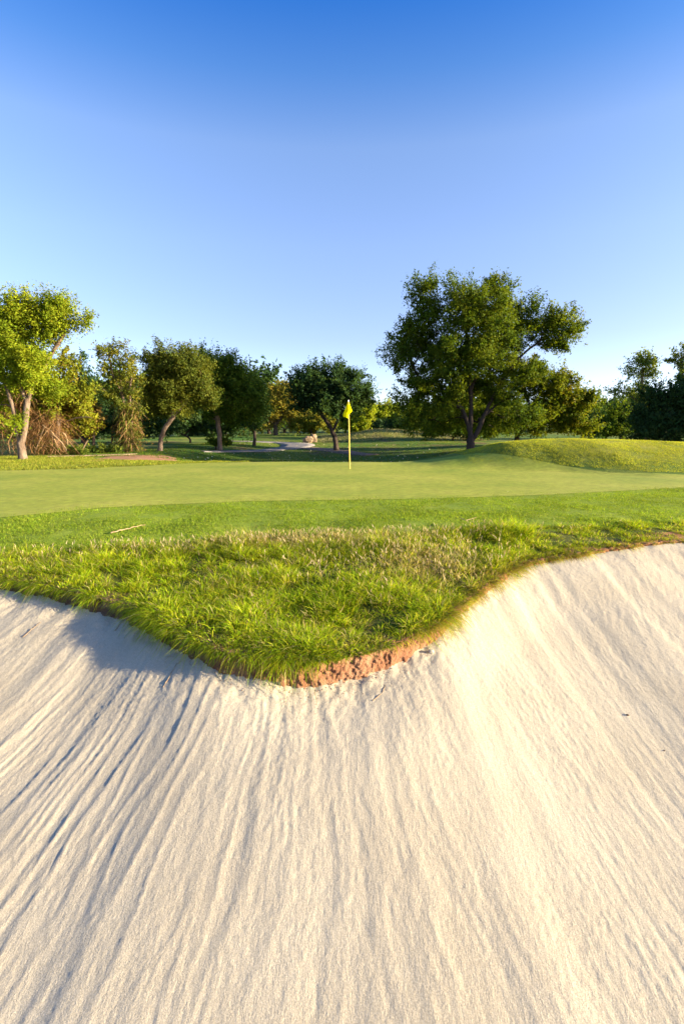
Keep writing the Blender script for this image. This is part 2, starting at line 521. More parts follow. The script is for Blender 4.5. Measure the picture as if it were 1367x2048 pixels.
# profile: first 40 % is the turf base running in, the rest the face
ins = np.clip((.4 - Q) / .4, 0, 1)
face = np.clip((Q - .4) / .6, 0, 1)
bx_ = fbm(Xc / .09, Q * 5.5, 91, 6, .68)
outw = -.02 + face * (.05 + .45 * lip(Xc)) + (.015 * bx_ + .008 * noise(Xc / .035, Q * 16, 92) + .008 * noise(Xc / .018, Q * 24, 93)) * S(0, .2, Q)
Yc = E(Xc) + ins * inn - outw
zt = h(Xc, np.maximum(Yc, E(Xc) + .01))
zb = zs_base(Xc, E(Xc) - .06) - .05
Zc = zt * (1 - face) + np.minimum(zb, zt) * face + (.014 * fbm(Xc / .06, Q * 9, 95, 4)) * S(.2, .5, Q) * (1 - face)
shade = np.array([1.0, 1.0, 1.0])[None, None] * np.ones(Xc.shape)[..., None]
left_shaded = (1 - S(-1.25, -.6, Xc))[..., None]
tintc = shade * (1 - left_shaded) + np.array([.42, .52, .62]) * left_shaded  # shade of the left bank put into the tint, darker and greyer
root = (S(.9, 2.0, Xc) * .6)[..., None]
tintc = tintc * (1 - root) + np.array([1.1, 1.05, .8]) * root
dust = np.clip((face - .55) / .45, 0, 1) * .9 + .55 * fbm(Xc / .05, Q * 9, 97, 4)
dust = S(.45, .8, dust)[..., None]
tintc = tintc * (1 - dust) + np.array([1.35, 2.3, 3.1]) * dust
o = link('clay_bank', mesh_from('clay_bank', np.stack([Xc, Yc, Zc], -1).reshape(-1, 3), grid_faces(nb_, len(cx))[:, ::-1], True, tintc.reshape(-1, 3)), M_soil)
tag(o, kind='structure')

def ribbon(name, pix, width, mat, lift=.02, thick=.0):
    P = np.array([gp(*p)[:2] for p in pix])
    # resample with a smooth curve
    t = np.arange(len(P)); tq = np.linspace(0, len(P) - 1, len(P) * 10)
    C = np.stack([np.interp(tq, t, P[:, k]) for k in (0, 1)], -1)
    for _ in range(10):
        C[1:-1] = .25 * C[:-2] + .5 * C[1:-1] + .25 * C[2:]
    T = nrm(np.gradient(C, axis=0)); Nn = np.stack([-T[:, 1], T[:, 0]], -1)
    w = np.interp(tq, t, width)
    rows = []
    for s in (-1.0, -.98, -.5, 0, .5, .98, 1.0):
        q = C + Nn * (w * s * .5)[:, None]
        z = h(q[:, 0], q[:, 1]) + (lift if abs(s) < 1 else -.12)
        rows.append(np.column_stack([q, z]))
    V = np.stack(rows, 1)
    o = link(name, mesh_from(name, V.reshape(-1, 3), grid_faces(V.shape[0], V.shape[1]), False), mat)
    return tag(o, kind='structure')
ribbon('cart_path', [(405, 903.6), (450, 903.4), (500, 902.6), (550, 900), (583, 896), (598, 891.5), (588, 887.5), (558, 885.2), (515, 883.8), (470, 883), (430, 882.8)], [.3, .6, .9, 1.6, 2.6, 3.4, 3.2, 2.6, 2.2, 1.8, 1.4], M_path, .05)
ribbon('dirt_path', [(608, 896), (650, 900), (700, 906.5), (745, 911)], [1.8, 2.2, 2.2, 1.5], M_dirt, .04)
ribbon('foot_path', [(95, 913.5), (140, 912.5), (190, 911.2), (240, 909.6), (272, 908)], [.35, .5, .6, .5, .3], M_rock, .03)

def patch(name, px, py, rx, ry, mat, lift=.012, seed=1):
    c = gp(px, py)
    n = 40; V = [[*c[:2], 0]]
    for r in (.5, .8, 1.0):
        for i in range(n):
            a = 2 * math.pi * i / n
            k = r * (1 + .28 * float(noise(math.cos(a) * 2 + seed, math.sin(a) * 2, 5)))
            V.append([c[0] + rx * k * math.cos(a), c[1] + ry * k * math.sin(a), 0])
    V = np.array(V); V[:, 2] = h(V[:, 0], V[:, 1]) + lift
    V[-n:, 2] -= lift * 2
    F = []
    for i in range(n):
        j = (i + 1) % n
        F.append([0, 1 + i, 1 + j, 1 + j])
    me = bpy.data.meshes.new(name)
    faces = [(0, 1 + i, 1 + (i + 1) % n) for i in range(n)]
    for k in range(2):
        a0 = 1 + k * n; b0 = a0 + n
        faces += [(a0 + i, b0 + i, b0 + (i + 1) % n, a0 + (i + 1) % n) for i in range(n)]
    me.from_pydata(V.tolist(), [], faces)
    return tag(link(name, me, mat), kind='structure')
patch('bare_soil', 280, 914.5, 2.1, 2.6, M_mulch, .02, 2)
patch('bare_soil', 192, 922, .35, .35, M_mulch, .02, 6)

# ------------------------------------------------------------------ flagstick
fb = gp(699, 938)
ft = at(696.3, 800.5, fb[1])
root = empty('flagstick', fb, 'yellow golf flag hanging limp on its tall yellow pole in the green', 'golf flag')
M_yel, nt, out = new_mat('yellow_paint')
p = N(nt, 'ShaderNodeBsdfPrincipled', Roughness=.4); p.inputs['Base Color'].default_value = (.72, .46, .05, 1)
nt.links.new(p.outputs[0], out.inputs[0])
M_flag, nt, out = new_mat('flag_cloth')
tcn = N(nt, 'ShaderNodeTexCoord'); wv = N(nt, 'ShaderNodeTexNoise', Scale=60, Detail=2)
rp = N(nt, 'ShaderNodeValToRGB'); rp.color_ramp.elements[0].color = (.70, .62, .0, 1); rp.color_ramp.elements[1].color = (.84, .76, .01, 1)
d_ = N(nt, 'ShaderNodeBsdfDiffuse'); t_ = N(nt, 'ShaderNodeBsdfTranslucent'); ms = N(nt, 'ShaderNodeMixShader'); ms.inputs[0].default_value = .4
nt.links.new(tcn.outputs['Object'], wv.inputs['Vector']); nt.links.new(wv.outputs[0], rp.inputs[0])
nt.links.new(rp.outputs[0], d_.inputs[0]); nt.links.new(rp.outputs[0], t_.inputs[0])
nt.links.new(d_.outputs[0], ms.inputs[1]); nt.links.new(t_.outputs[0], ms.inputs[2]); nt.links.new(ms.outputs[0], out.inputs[0])
M_white = noisy_mat('white_plastic', [(.75, .75, .75), (.82, .82, .82)], 10, rough=.4)
tb = Tubes(); axisv = ft - fb
tb.add([fb + axisv * k for k in np.linspace(-.03, .985, 8)], np.linspace(.021, .017, 8), 10); tb.build('pole', M_yel, root)
tb = Tubes(); tb.add([fb + axisv * .98, fb + axisv * .992, fb + axisv * 1.0, fb + axisv * 1.004], [.019, .024, .02, .004], 10); tb.build('cap', M_white, root)
u = .0168
rows = []
nT, nU = 26, 42
for i in range(nT):
    t = i / (nT - 1)
    zc = ft[2] - .03 - t * .52
    k = (zc - fb[2]) / (ft[2] - fb[2]); cxp = fb + axisv * k
    left = np.interp(t, [0, .05, .84, .95, 1], [1.0, 1.6, 10.6, 11.3, 11.0]) * u
    right = np.interp(t, [0, .1, .56, .62, .72, .8, 1], [.8, 1.6, 6.8, 6.2, 2.2, 1.2, .9]) * u
    row = []
    for j in range(nU):
        s = j / (nU - 1)
        # pole -> right fold -> back across the front -> left edge, with soft pleats in depth
        if s < .3:
            xx = right * math.sin(s / .3 * math.pi / 2); yy = .03 + .03 * s
        else:
            q_ = (s - .3) / .7; xx = right + (-left - right) * (q_ * q_ * (3 - 2 * q_)); yy = .039 - .11 * math.sin(q_ * math.pi) * (.3 + t) 
        yy += .018 * math.sin(s * 15 + t * 2.0) * t
        zz = zc - .03 * math.sin(s * 4.2) * t
        row.append([cxp[0] + xx, cxp[1] + yy, zz])
    rows.append(row)
V = np.array(rows).reshape(-1, 3)
fl = link('flag', mesh_from('flag', V, grid_faces(nT, nU), True), M_flag, root)

# ------------------------------------------------------------------ trees
def tree(name, label, cat, depth, base, limbs, blobs, nclump, nleaf, leaf, cols, clump_r, trunk_r, bark=None, group=None, flat=.75, seed=0, droop=0, upn=.45, root_h=None, shell=2.0, limb_r=None, shootl=1.55, aspect=.5, bs=1.0):
    """limbs: pixel polylines, the first one the trunk from the ground; blobs: (px, py, rx, ry[, depth offset m]) in pixels at that depth"""
    global rng
    rng = np.random.default_rng(1000 + seed)
    s = depth / FPX
    b = at(base[0], base[1], depth)
    b[2] = float(h(b[0], b[1])) - .03
    root = empty(name, b, label, cat, group)
    # skeleton
    nodes = []; par = []
    paths = []
    for li, L in enumerate(limbs):
        pts = [at(p[0], p[1], depth + (p[2] if len(p) > 2 else 0)) for p in L]
        if li == 0: pts[0] = b.copy()
        n = max(6, len(pts) * 4)
        t = np.arange(len(pts)); tq = np.linspace(0, len(pts) - 1, n)
        Pp = np.array(pts)
        C = np.stack([np.interp(tq, t, Pp[:, k]) for k in range(3)], -1)
        for _ in range(3): C[1:-1] = .25 * C[:-2] + .5 * C[1:-1] + .25 * C[2:]
        C[1:-1] += rng.normal(size=C[1:-1].shape) * .012 * depth / 30
        idx = []
        if li == 0: prev = -1
        else:
            A = np.array(nodes); prev = int(np.argmin(((A - C[0]) ** 2).sum(1))); idx = [prev]; C = C[1:]
        for c in C:
            nodes.append(c); par.append(prev); prev = len(nodes) - 1; idx.append(prev)
        paths.append(idx)
    ntrunk = len(nodes)
    nstart = max(1, int(len(paths[0]) * .55))
    # clumps
    blobs = [(bl[0], bl[1], bl[2] * bs, bl[3] * bs) + tuple(bl[4:]) for bl in blobs]
    vol = np.array([bl[2] * bl[3] for bl in blobs], dtype=float)
    cnt = np.maximum(1, np.round(vol / vol.sum() * nclump).astype(int))
    cen = []; bc = []
    for bl, k in zip(blobs, cnt):
        c = at(bl[0], bl[1], depth); c[1] += bl[4] if len(bl) > 4 else 0
        rad = np.array([bl[2] * s, .5 * (bl[2] + bl[3]) * s * (1.0 if len(bl) < 6 else bl[5]), bl[3] * s])
        dv = nrm(rng.normal(size=(k, 3))); rr = rng.uniform(0, 1, k)[:, None] ** (1 / shell)
        q = c + dv * rr * rad * .92
        cen.append(q); bc.append(np.repeat(c[None], k, 0))
    cen = np.concatenate(cen); bc = np.concatenate(bc)
    gz = h(cen[:, 0], cen[:, 1]); cen[:, 2] = np.maximum(cen[:, 2], gz + clump_r * .3)
    ctr = cen.mean(0)
    tp = np.array(nodes)
    order = np.argsort(((cen[:, None] - tp[None, nstart:]) ** 2).sum(-1).min(1))
    for ci in order:
        A = np.array(nodes[nstart:]); d = np.linalg.norm(A - cen[ci], axis=1)
        cost = d + .6 * np.maximum(0, A[:, 2] - cen[ci][2]) + .12 * np.linalg.norm(A - tp[min(nstart, len(tp) - 1)], axis=1)
        j = int(np.argmin(cost)) + nstart
        a0 = np.array(nodes[j]); v = cen[ci] - a0
        L = np.linalg.norm(v)
        k = max(2, min(5, int(L / .5) + 1))
        idx = [j]; prev = j
        for q in range(1, k + 1):
            t = q / k
            p_ = a0 + v * t + np.array([0, 0, .12 * L * math.sin(math.pi * t)]) + (rng.normal(size=3) * .05 * L if q < k else 0)
            nodes.append(p_); par.append(prev); prev = len(nodes) - 1; idx.append(prev)
        paths.append(idx)
    cntn = np.zeros(len(nodes)); cntn[[p[-1] for p in paths]] = 1
    for i in range(len(nodes) - 1, -1, -1):
        if par[i] >= 0: cntn[par[i]] += cntn[i]
    rad = trunk_r * (cntn / cntn[0]) ** .5
    rad = np.maximum(rad, trunk_r * .035)
    rad[:ntrunk] = np.maximum(rad[:ntrunk], trunk_r * (limb_r or .3))
    A = np.array(nodes)
    tb = Tubes()
    for li, idx in enumerate(paths):
        pts = A[idx]; rr = rad[idx].copy()
        if li >= 1: rr[0] = min(rr[0], rr[1] * 1.3)
        if li == 0:
            hgt = pts[:, 2] - b[2]
            rr *= 1 + .35 * np.exp(-hgt / (trunk_r * 1.6))
            pts = pts.copy(); pts[0, 2] -= .1
        tb.add(pts, rr, 10 if li < len(limbs) else 5)
    tb.build('trunk', bark or M_bark, root)
    # leaves
    per = rng.dirichlet(np.ones(len(cen)) * 3.0) * nleaf
    k = np.maximum(3, per.astype(int))
    ci = np.repeat(np.arange(len(cen)), k)
    n = len(ci)
    cr = clump_r * rng.uniform(.6, 1.35, len(cen))
    off = rng.normal(size=(n, 3)); off = nrm(off) * (rng.uniform(0, 1, n)[:, None] ** .62)
    off[:, 2] *= flat
    pos = cen[ci] + off * cr[ci][:, None]
    stray = rng.uniform(size=n) < .06
    pos[stray] += rng.normal(size=(stray.sum(), 3)) * clump_r * .4
    if droop: pos[:, 2] -= droop * rng.uniform(0, 1, n) ** 2
    gz = h(pos[:, 0], pos[:, 1]); pos[:, 2] = np.maximum(pos[:, 2], gz + .02)
    nor = nrm(rng.normal(size=(n, 3)) * .6 + off * .55 + np.array([0, 0, upn]) + nrm(pos - ctr) * .35)
    cols_ = np.array([c[:3] for c in cols]); wts = np.array([c[3] for c in cols]); wts = wts / wts.sum()
    cc = cols_[rng.choice(len(cols), len(cen), p=wts)]
    cl_ = cols_[rng.choice(len(cols), n, p=wts)]
    c = cc[ci] * .65 + cl_ * .35
    c = c * rng.uniform(.75, 1.25, (n, 1)) * (1 + rng.normal(size=(n, 3)) * .06)
    # feathery shoots: part of the leaves run out along twigs
    shoot = (rng.uniform(size=n) < .42)
    so = nrm(nrm(cen - bc) + np.array([0, 0, .55]) + rng.normal(size=cen.shape) * .45)
    side2 = nrm(rng.normal(size=cen.shape))
    pick = rng.integers(0, 3, n)
    sd = nrm(so[ci] + (pick[:, None] - 1) * .7 * side2[ci])
    us = rng.uniform(.2, 1, n)[:, None] * cr[ci][:, None] * shootl
    posS = cen[ci] + sd * us + rng.normal(size=(n, 3)) * cr[ci][:, None] * .13
    pos = np.where(shoot[:, None], posS, pos)
    gz = h(pos[:, 0], pos[:, 1]); pos[:, 2] = np.maximum(pos[:, 2], gz + .02)
    V, F, C = leaves(pos, nor, leaf * rng.uniform(.65, 1.35, n), aspect, np.clip(c * 1.25, .004, .9))
    link('crown', mesh_from('crown', V, F, False, C), M_leaf, root)
    return root

YG = [(.18, .215, .012, 5), (.11, .155, .010, 4), (.22, .235, .014, 1.5)]        # bright yellow-green
MG = [(.065, .105, .010, 5), (.09, .125, .011, 3), (.045, .085, .014, 2)]       # mid green
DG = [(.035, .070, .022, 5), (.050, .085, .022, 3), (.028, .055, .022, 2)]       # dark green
YE = [(.21, .175, .025, 4), (.15, .15, .02, 3), (.26, .19, .03, 1)]              # yellowing
GR = 'trees beyond the green'

tree('forked_tree', 'bright yellow-green tree with a forked pale trunk at the far left edge', 'tree', 24.5, (46, 918),
     [[(46, 918), (44, 898), (40, 882)], [(40, 886), (33, 845), (22, 800), (10, 762), (-5, 720)], [(43, 888), (52, 850), (53, 800), (72, 762), (97, 715), (112, 695), (128, 668)], [(52, 800), (35, 760), (30, 700)]],
     [(20, 650, 55, 50, -.3), (78, 640, 52, 42), (118, 636, 36, 30), (35, 720, 50, 55), (-55, 660, 60, 75), (-70, 745, 55, 50), (100, 668, 22, 16), (150, 640, 24, 16), (165, 648, 12, 10), (62, 735, 38, 36, -.6), (30, 612, 22, 20), (85, 606, 30, 18), (-20, 800, 22, 22, .5), (36, 842, 14, 12, -.2), (85, 770, 26, 26, .4), (135, 612, 16, 10)],
     420, 120000, .105, YG, .52, .165, group=GR, seed=1, flat=1.0, droop=.12, limb_r=.5)
tree('juniper', 'yellow-green drooping juniper tangled with brown twigs beside the forked tree', 'tree', 29, (112, 908),
     [[(112, 908), (114, 870), (118, 820), (120, 770)]],
     [(120, 765, 45, 42), (150, 795, 36, 30), (105, 810, 50, 26), (165, 820, 20, 16), (60, 790, 50, 40, 1), (10, 800, 45, 50, 1), (120, 725, 26, 26), (30, 860, 50, 26, 1.5), (120, 850, 40, 22, 1.2)],
     150, 26000, .15, [(.14, .165, .014, 4), (.18, .18, .014, 2), (.16, .09, .02, 1.3)], .5, .16, group=GR, seed=2, droop=.3)
tree('cedar', 'dark spire-topped cedar standing behind the juniper at the left', 'tree', 42, (168, 895),
     [[(168, 895), (166, 840), (164, 780), (160, 712)]],
     [(160, 722, 9, 20), (158, 755, 18, 26), (170, 790, 26, 32), (188, 815, 22, 34), (145, 800, 30, 40), (180, 760, 12, 18), (172, 845, 26, 28)],
     120, 22000, .16, DG, .5, .18, M_bark_dark, GR, seed=3)
tree('sapling', 'thin straight sapling with hanging brown twigs right of the brush pile', 'tree', 31, (187, 902),
     [[(187, 902), (188, 880), (187, 850), (184, 832)]],
     [(190, 838, 20, 12), (178, 850, 16, 10), (186, 822, 14, 10)], 26, 2400, .15, [(.16, .10, .03, 3), (.12, .11, .02, 2)], .4, .085, group=GR, seed=4, droop=.5)
vt = tree('vine_covered_tree', 'sparse airy tree with vines hanging down its two pale trunks', 'tree', 31, (246, 905),
     [[(246, 905), (245, 870), (248, 830), (246, 790), (238, 740)], [(246, 904), (267, 898), (265, 860), (261, 815), (259, 780), (265, 740)], [(246, 790), (225, 750), (218, 710)]],
     [(237, 705, 34, 20), (215, 720, 20, 26), (212, 765, 22, 34), (250, 750, 30, 34), (270, 770, 20, 36), (235, 790, 34, 20), (266, 728, 14, 18), (280, 815, 16, 12, -.4), (222, 692, 12, 8)],
     100, 10500, .12, [(.12, .135, .016, 4), (.16, .15, .018, 2), (.06, .085, .018, 2)], .40, .11, group=GR, seed=5, limb_r=.5)
tree('leaning_tree', 'round-crowned tree on a pale trunk leaning to the right', 'tree', 33, (320, 902),
     [[(320, 902), (321, 880), (328, 858), (343, 838), (352, 826)], [(350, 828), (365, 812), (385, 790), (395, 765)], [(346, 832), (345, 800), (335, 770), (330, 740)]],
     [(322, 742, 34, 32), (366, 736, 40, 32), (400, 766, 30, 34), (302, 785, 22, 30), (345, 785, 44, 34), (412, 795, 18, 20), (345, 715, 20, 12), (310, 715, 14, 10), (300, 820, 16, 14, 1), (388, 735, 22, 20, -1), (330, 815, 30, 14, 1.5)],
     260, 62000, .13, [(.065, .085, .014, 5), (.10, .115, .015, 3), (.13, .135, .016, 2)], .6, .14, group=GR, seed=6, bs=1.07, limb_r=.45)
tree('spreading_tree', 'broad spreading tree on a straight trunk right of the leaning tree', 'tree', 38, (440, 892),
     [[(440, 892), (439, 870), (436, 845), (433, 825)], [(434, 830), (455, 805), (475, 780)], [(434, 830), (420, 800), (415, 760)]],
     [(415, 722, 26, 14), (428, 752, 40, 32), (465, 765, 38, 32), (418, 800, 44, 28), (475, 806, 40, 32), (500, 788, 24, 32), (445, 832, 44, 16, 1), (398, 775, 28, 30, -1), (445, 730, 26, 18), (512, 820, 16, 20)],
     290, 64000, .15, MG, .68, .17, group=GR, seed=7, bs=1.12)
tree('slim_tree', 'small upright tree between the spreading tree and the yellow tree', 'tree', 48, (508, 884),
     [[(508, 884), (510, 860), (512, 820), (513, 780)]],
     [(514, 762, 14, 12), (508, 790, 22, 22), (518, 818, 20, 24), (502, 842, 24, 16)], 80, 10000, .24, DG, .5, .15, M_bark_dark, GR, seed=8)
tree('yellow_tree', 'sunlit golden tree with a thick bare forked trunk beyond the far fairway', 'tree', 78, (551, 868),
     [[(551, 868), (551, 855), (548, 843)], [(549, 850), (560, 838), (568, 825), (568, 800)], [(548, 846), (538, 830), (545, 800)]],
     [(562, 800, 28, 26), (545, 826, 22, 18), (580, 826, 18, 22), (574, 780, 18, 14), (548, 782, 12, 10), (535, 845, 14, 12), (590, 842, 14, 12)],
     150, 17000, .32, YE, .95, .3, group=GR, seed=9)
tree('dark_round_tree', 'dark dense round-headed tree standing just left of the flag', 'tree', 44, (673, 897),
     [[(673, 897), (670, 878), (664, 862), (655, 846)], [(664, 864), (674, 842), (684, 820)], [(655, 847), (640, 825), (630, 800)]],
     [(618, 768, 38, 34), (690, 775, 46, 36), (652, 752, 36, 24), (606, 800, 28, 26), (716, 802, 24, 26), (660, 808, 56, 26), (632, 738, 18, 12), (692, 746, 22, 12), (595, 765, 16, 22), (725, 780, 16, 18), (640, 785, 44, 30), (712, 752, 14, 10)],
     300, 56000, .18, DG, .68, .2, M_bark_dark, GR, seed=10, limb_r=.4)
tree('great_tree', 'largest tree, tall and wide with a many-lobed crown, right of the flag', 'tree', 36, (940, 894),
     [[(940, 894), (941, 880), (940, 866)], [(940, 870), (934, 845), (922, 815), (905, 780), (885, 745)], [(940, 868), (942, 830), (940, 780), (935, 720), (930, 650)],
      [(945, 880), (955, 862), (965, 835), (985, 795), (1005, 755), (1035, 715), (1080, 680)], [(940, 780), (960, 730), (975, 660)], [(922, 815), (880, 800), (845, 775), (820, 720)], [(965, 835), (990, 810), (1030, 790)]],
     [(842, 592, 32, 28), (850, 640, 42, 36), (792, 712, 26, 34), (815, 678, 34, 34), (918, 610, 42, 40, -1), (962, 596, 42, 32), (945, 650, 62, 52, -1.5), (1008, 640, 42, 42, .5), (1062, 642, 36, 28), (1120, 655, 40, 34), (1098, 682, 34, 18), (905, 715, 62, 44, -1.5), (975, 715, 55, 44, -1), (1048, 742, 42, 24), (850, 758, 54, 34), (826, 812, 30, 34), (895, 790, 42, 36), (1000, 790, 34, 26), (985, 574, 22, 12), (870, 690, 40, 36, 1), (1030, 690, 30, 24, 1), (825, 850, 26, 14), (1000, 838, 46, 22, 2), (1065, 832, 44, 24, 2.5), (880, 838, 44, 22, 2.5), (955, 815, 50, 30, 4), (920, 850, 40, 14, 5), (940, 770, 44, 30, 2.5), (985, 765, 40, 24, 2), (1010, 858, 60, 10, 4)],
     900, 170000, .155, [(.072, .105, .008, 5), (.105, .13, .009, 3), (.045, .08, .012, 2)], .72, .26, M_bark_dark, GR, seed=11, bs=1.03, shootl=1.25, limb_r=.3, shell=2.2)
tree('autumn_tree', 'low wide tree turning yellow-orange at the right of the great tree', 'tree', 43, (1033, 886),
     [[(1033, 886), (1034, 868), (1040, 845), (1060, 815)], [(1040, 845), (1080, 825), (1120, 805)]],
     [(1062, 765, 52, 36), (1045, 740, 34, 24), (1095, 760, 36, 26), (1110, 790, 46, 38), (1000, 850, 40, 26), (1148, 806, 34, 34), (1098, 838, 56, 24), (1168, 800, 24, 22), (1150, 850, 40, 22), (1040, 840, 36, 22), (1130, 768, 24, 20), (1075, 860, 60, 10), (1140, 845, 36, 18)],
     290, 50000, .19, [(.12, .14, .010, 4), (.075, .105, .010, 3), (.19, .15, .012, .9)], .6, .2, M_bark_dark, GR, seed=12)
tree('airy_tree', 'tall thin-leaved tree showing sky through it, right of the autumn tree', 'tree', 60, (1292, 868),
     [[(1292, 868), (1290, 830), (1284, 790), (1282, 740)], [(1288, 810), (1265, 795), (1240, 785)]],
     [(1283, 728, 22, 20), (1305, 748, 14, 18), (1262, 742, 12, 12), (1280, 770, 20, 20), (1250, 790, 24, 10), (1235, 782, 12, 7), (1300, 720, 14, 14), (1284, 800, 14, 14)],
     80, 6500, .24, [(.16, .20, .03, 3), (.12, .15, .03, 2)], .7, .16, group=GR, seed=13)
tree('airy_tree', 'thin-leaved tree rising behind the dark thicket at the right edge', 'tree', 58, (1372, 870),
     [[(1372, 870), (1368, 820), (1364, 760), (1362, 715)]],
     [(1356, 722, 16, 18), (1385, 712, 26, 22), (1362, 750, 22, 14), (1410, 740, 24, 24)], 60, 6000, .24, [(.18, .20, .02, 3), (.12, .15, .03, 2)], .7, .16, group=GR, seed=14)
tree('thicket_tree', 'big dark rounded thicket tree at the right edge behind the mound', 'tree', 34, (1345, 890),
     [[(1345, 890), (1345, 860), (1348, 830), (1350, 800)]],
     [(1330, 808, 50, 46), (1368, 796, 52, 52), (1298, 842, 34, 36), (1430, 800, 60, 70), (1345, 850, 70, 34), (1500, 820, 50, 60), (1290, 862, 24, 18)],
     300, 40000, .2, DG, .55, .2, M_bark_dark, GR, seed=15)

for (px_, dd_, sd_, lb_) in ((1935, 26, 16, 'unseen big tree added at the right to shade the hollow, nearest to the mound'), (2150, 29, 17, 'unseen big tree added at the right to shade the hollow, farther off')):
    sc_ = 1.0  # unseen trees, added so that their shade falls into the hollow behind the green
    tree('added_shade_tree', lb_, 'tree', dd_, (px_, 905), [[(px_, 905), (px_, 860), (px_, 790), (px_ - 10, 700)]],
         [(px_, 600, 150, 130), (px_ - 90, 700, 110, 90), (px_ + 90, 690, 110, 100), (px_, 760, 170, 90)], 200, 16000, .3, MG, .9, .25, M_bark_dark, GR, seed=sd_)

def shrub(label, depth, base, blobs, nclump, nleaf, leaf, cols, cr, seed, group='shrubs along the wood edge', name='shrub'):
    s0 = blobs[0]
    return tree(name, label, 'shrub', depth, base, [[base, (base[0], base[1] - 10), (s0[0], s0[1])]], blobs, nclump, nleaf, leaf, cols, cr, .07 * depth / 40, M_bark_dark, group, seed=seed)
shrub('sunlit yellow-green shrub left of the golden tree, past the far fairway', 76, (498, 868), [(488, 848, 26, 16), (516, 854, 18, 12), (500, 836, 16, 10)], 50, 6000, .32, YE, .7, 31)
shrub('sunlit green shrub seen under the dark round tree, left of its trunk', 76, (622, 868), [(612, 850, 30, 16), (648, 846, 26, 20), (630, 838, 20, 12)], 70, 9000, .32, [(.12, .135, .016, 4), (.17, .15, .02, 2)], .7, 32)
shrub('bright shrub just right of the dark round tree and the flag', 68, (722, 864), [(722, 838, 22, 22), (705, 848, 22, 14), (738, 822, 12, 14)], 60, 8000, .3, YG, .7, 33)
shrub('pale sunlit shrub in the gap left of the great tree', 92, (772, 862), [(772, 822, 24, 18), (795, 832, 18, 16), (752, 832, 14, 14)], 60, 8000, .4, YG, .9, 34)
shrub('dark low shrub in the gap under the pale sunlit one', 80, (775, 866), [(770, 852, 26, 12), (800, 850, 22, 14)], 50, 6000, .34, DG, .8, 35)
shrub('dark shrub behind the trunk of the great tree', 56, (905, 880), [(900, 855, 34, 20), (945, 858, 40, 18), (985, 850, 36, 22), (865, 858, 24, 14)], 110, 14000, .26, MG, .65, 36)
shrub('dark shrub in the gap right of the autumn tree', 62, (1205, 872), [(1200, 848, 24, 20), (1185, 862, 24, 12)], 60, 8000, .28, DG, .7, 37)
shrub('olive shrub between the autumn tree and the dark thicket', 58, (1240, 872), [(1238, 836, 28, 24), (1228, 856, 34, 16), (1262, 850, 20, 20)], 80, 11000, .26, MG, .65, 38)
shrub('low leafy shrub around the foot of the spreading tree', 38.6, (432, 893), [(428, 884, 12, 6), (448, 884, 12, 6)], 26, 2600, .16, MG, .3, 39)
shrub('low green weeds at the foot of the brush pile', 28.5, (120, 908), [(112, 902, 16, 5), (150, 903, 22, 5), (85, 905, 14, 4)], 40, 3600, .14, [(.09, .13, .02, 3), (.13, .15, .02, 2)], .25, 40)
shrub('low green weeds between the sapling and the vine-covered tree', 30.5, (212, 906), [(205, 901, 16, 5), (225, 900, 14, 6), (178, 902, 12, 4)], 30, 2600, .14, [(.08, .12, .02, 3), (.12, .14, .02, 2)], .25, 41)
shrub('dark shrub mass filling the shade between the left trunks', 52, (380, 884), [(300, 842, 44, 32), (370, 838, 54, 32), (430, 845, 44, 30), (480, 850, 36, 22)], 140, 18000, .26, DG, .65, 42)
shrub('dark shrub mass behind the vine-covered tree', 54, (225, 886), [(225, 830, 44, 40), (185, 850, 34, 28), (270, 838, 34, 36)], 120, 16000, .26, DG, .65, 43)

shrub('long dark shrub bank across the far fairway at the left', 72, (200, 880), [(130, 850, 50, 24), (210, 846, 50, 26), (290, 850, 44, 22), (170, 868, 80, 8)], 120, 15000, .32, DG, .8, 44)
shrub('long dark shrub bank across the far fairway behind the spreading tree', 78, (410, 876), [(350, 848, 44, 24), (420, 844, 50, 26), (475, 850, 30, 18), (400, 864, 80, 8)], 120, 15000, .34, DG, .85, 45)

# the far wood: copies of three trees
protos = []
for i, cset in enumerate((DG, MG, DG)):
    t = tree('wood_tree', 'dark tree in the distant wood closing the view behind the fairway', 'tree', 104, (-120 + i * 30, 862),
             [[(-120 + i * 30, 862), (-120 + i * 30, 840), (-120 + i * 30, 815)]],
             [(-120 + i * 30, 822, 26, 22), (-135 + i * 30, 836, 22, 20), (-104 + i * 30, 838, 22, 20), (-120 + i * 30, 852, 34, 10)],
             90, 6500, .5, cset, 1.3, .28, M_bark_dark, 'trees of the distant wood', seed=50 + i)
    protos.append(t)
def copy_thing(o, loc, rz, sc):
    c = o.copy(); col.objects.link(c); c.location = loc; c.rotation_euler = (0, 0, rz); c.scale = (sc, sc, sc)
    for ch in list(o.children):
        k = ch.copy(); col.objects.link(k); k.parent = c
    return c
k = 0
for px in list(range(-480, 1440, 30)):
    Y = (88 if px < 560 else 100) + random.uniform(-3, 14)
    x = (px - 683.5) / FPX * Y
    sc = random.uniform(.8, 1.2) * (0.85 if 540 < px < 860 else 1.35 if px < 540 else 1.0)
    p_ = (x, Y, float(h(x, Y)) - .05)
    if k < 3:
        protos[k].location = p_
    else:
        copy_thing(protos[k % 3], p_, random.uniform(0, 6.28), sc)
    k += 1

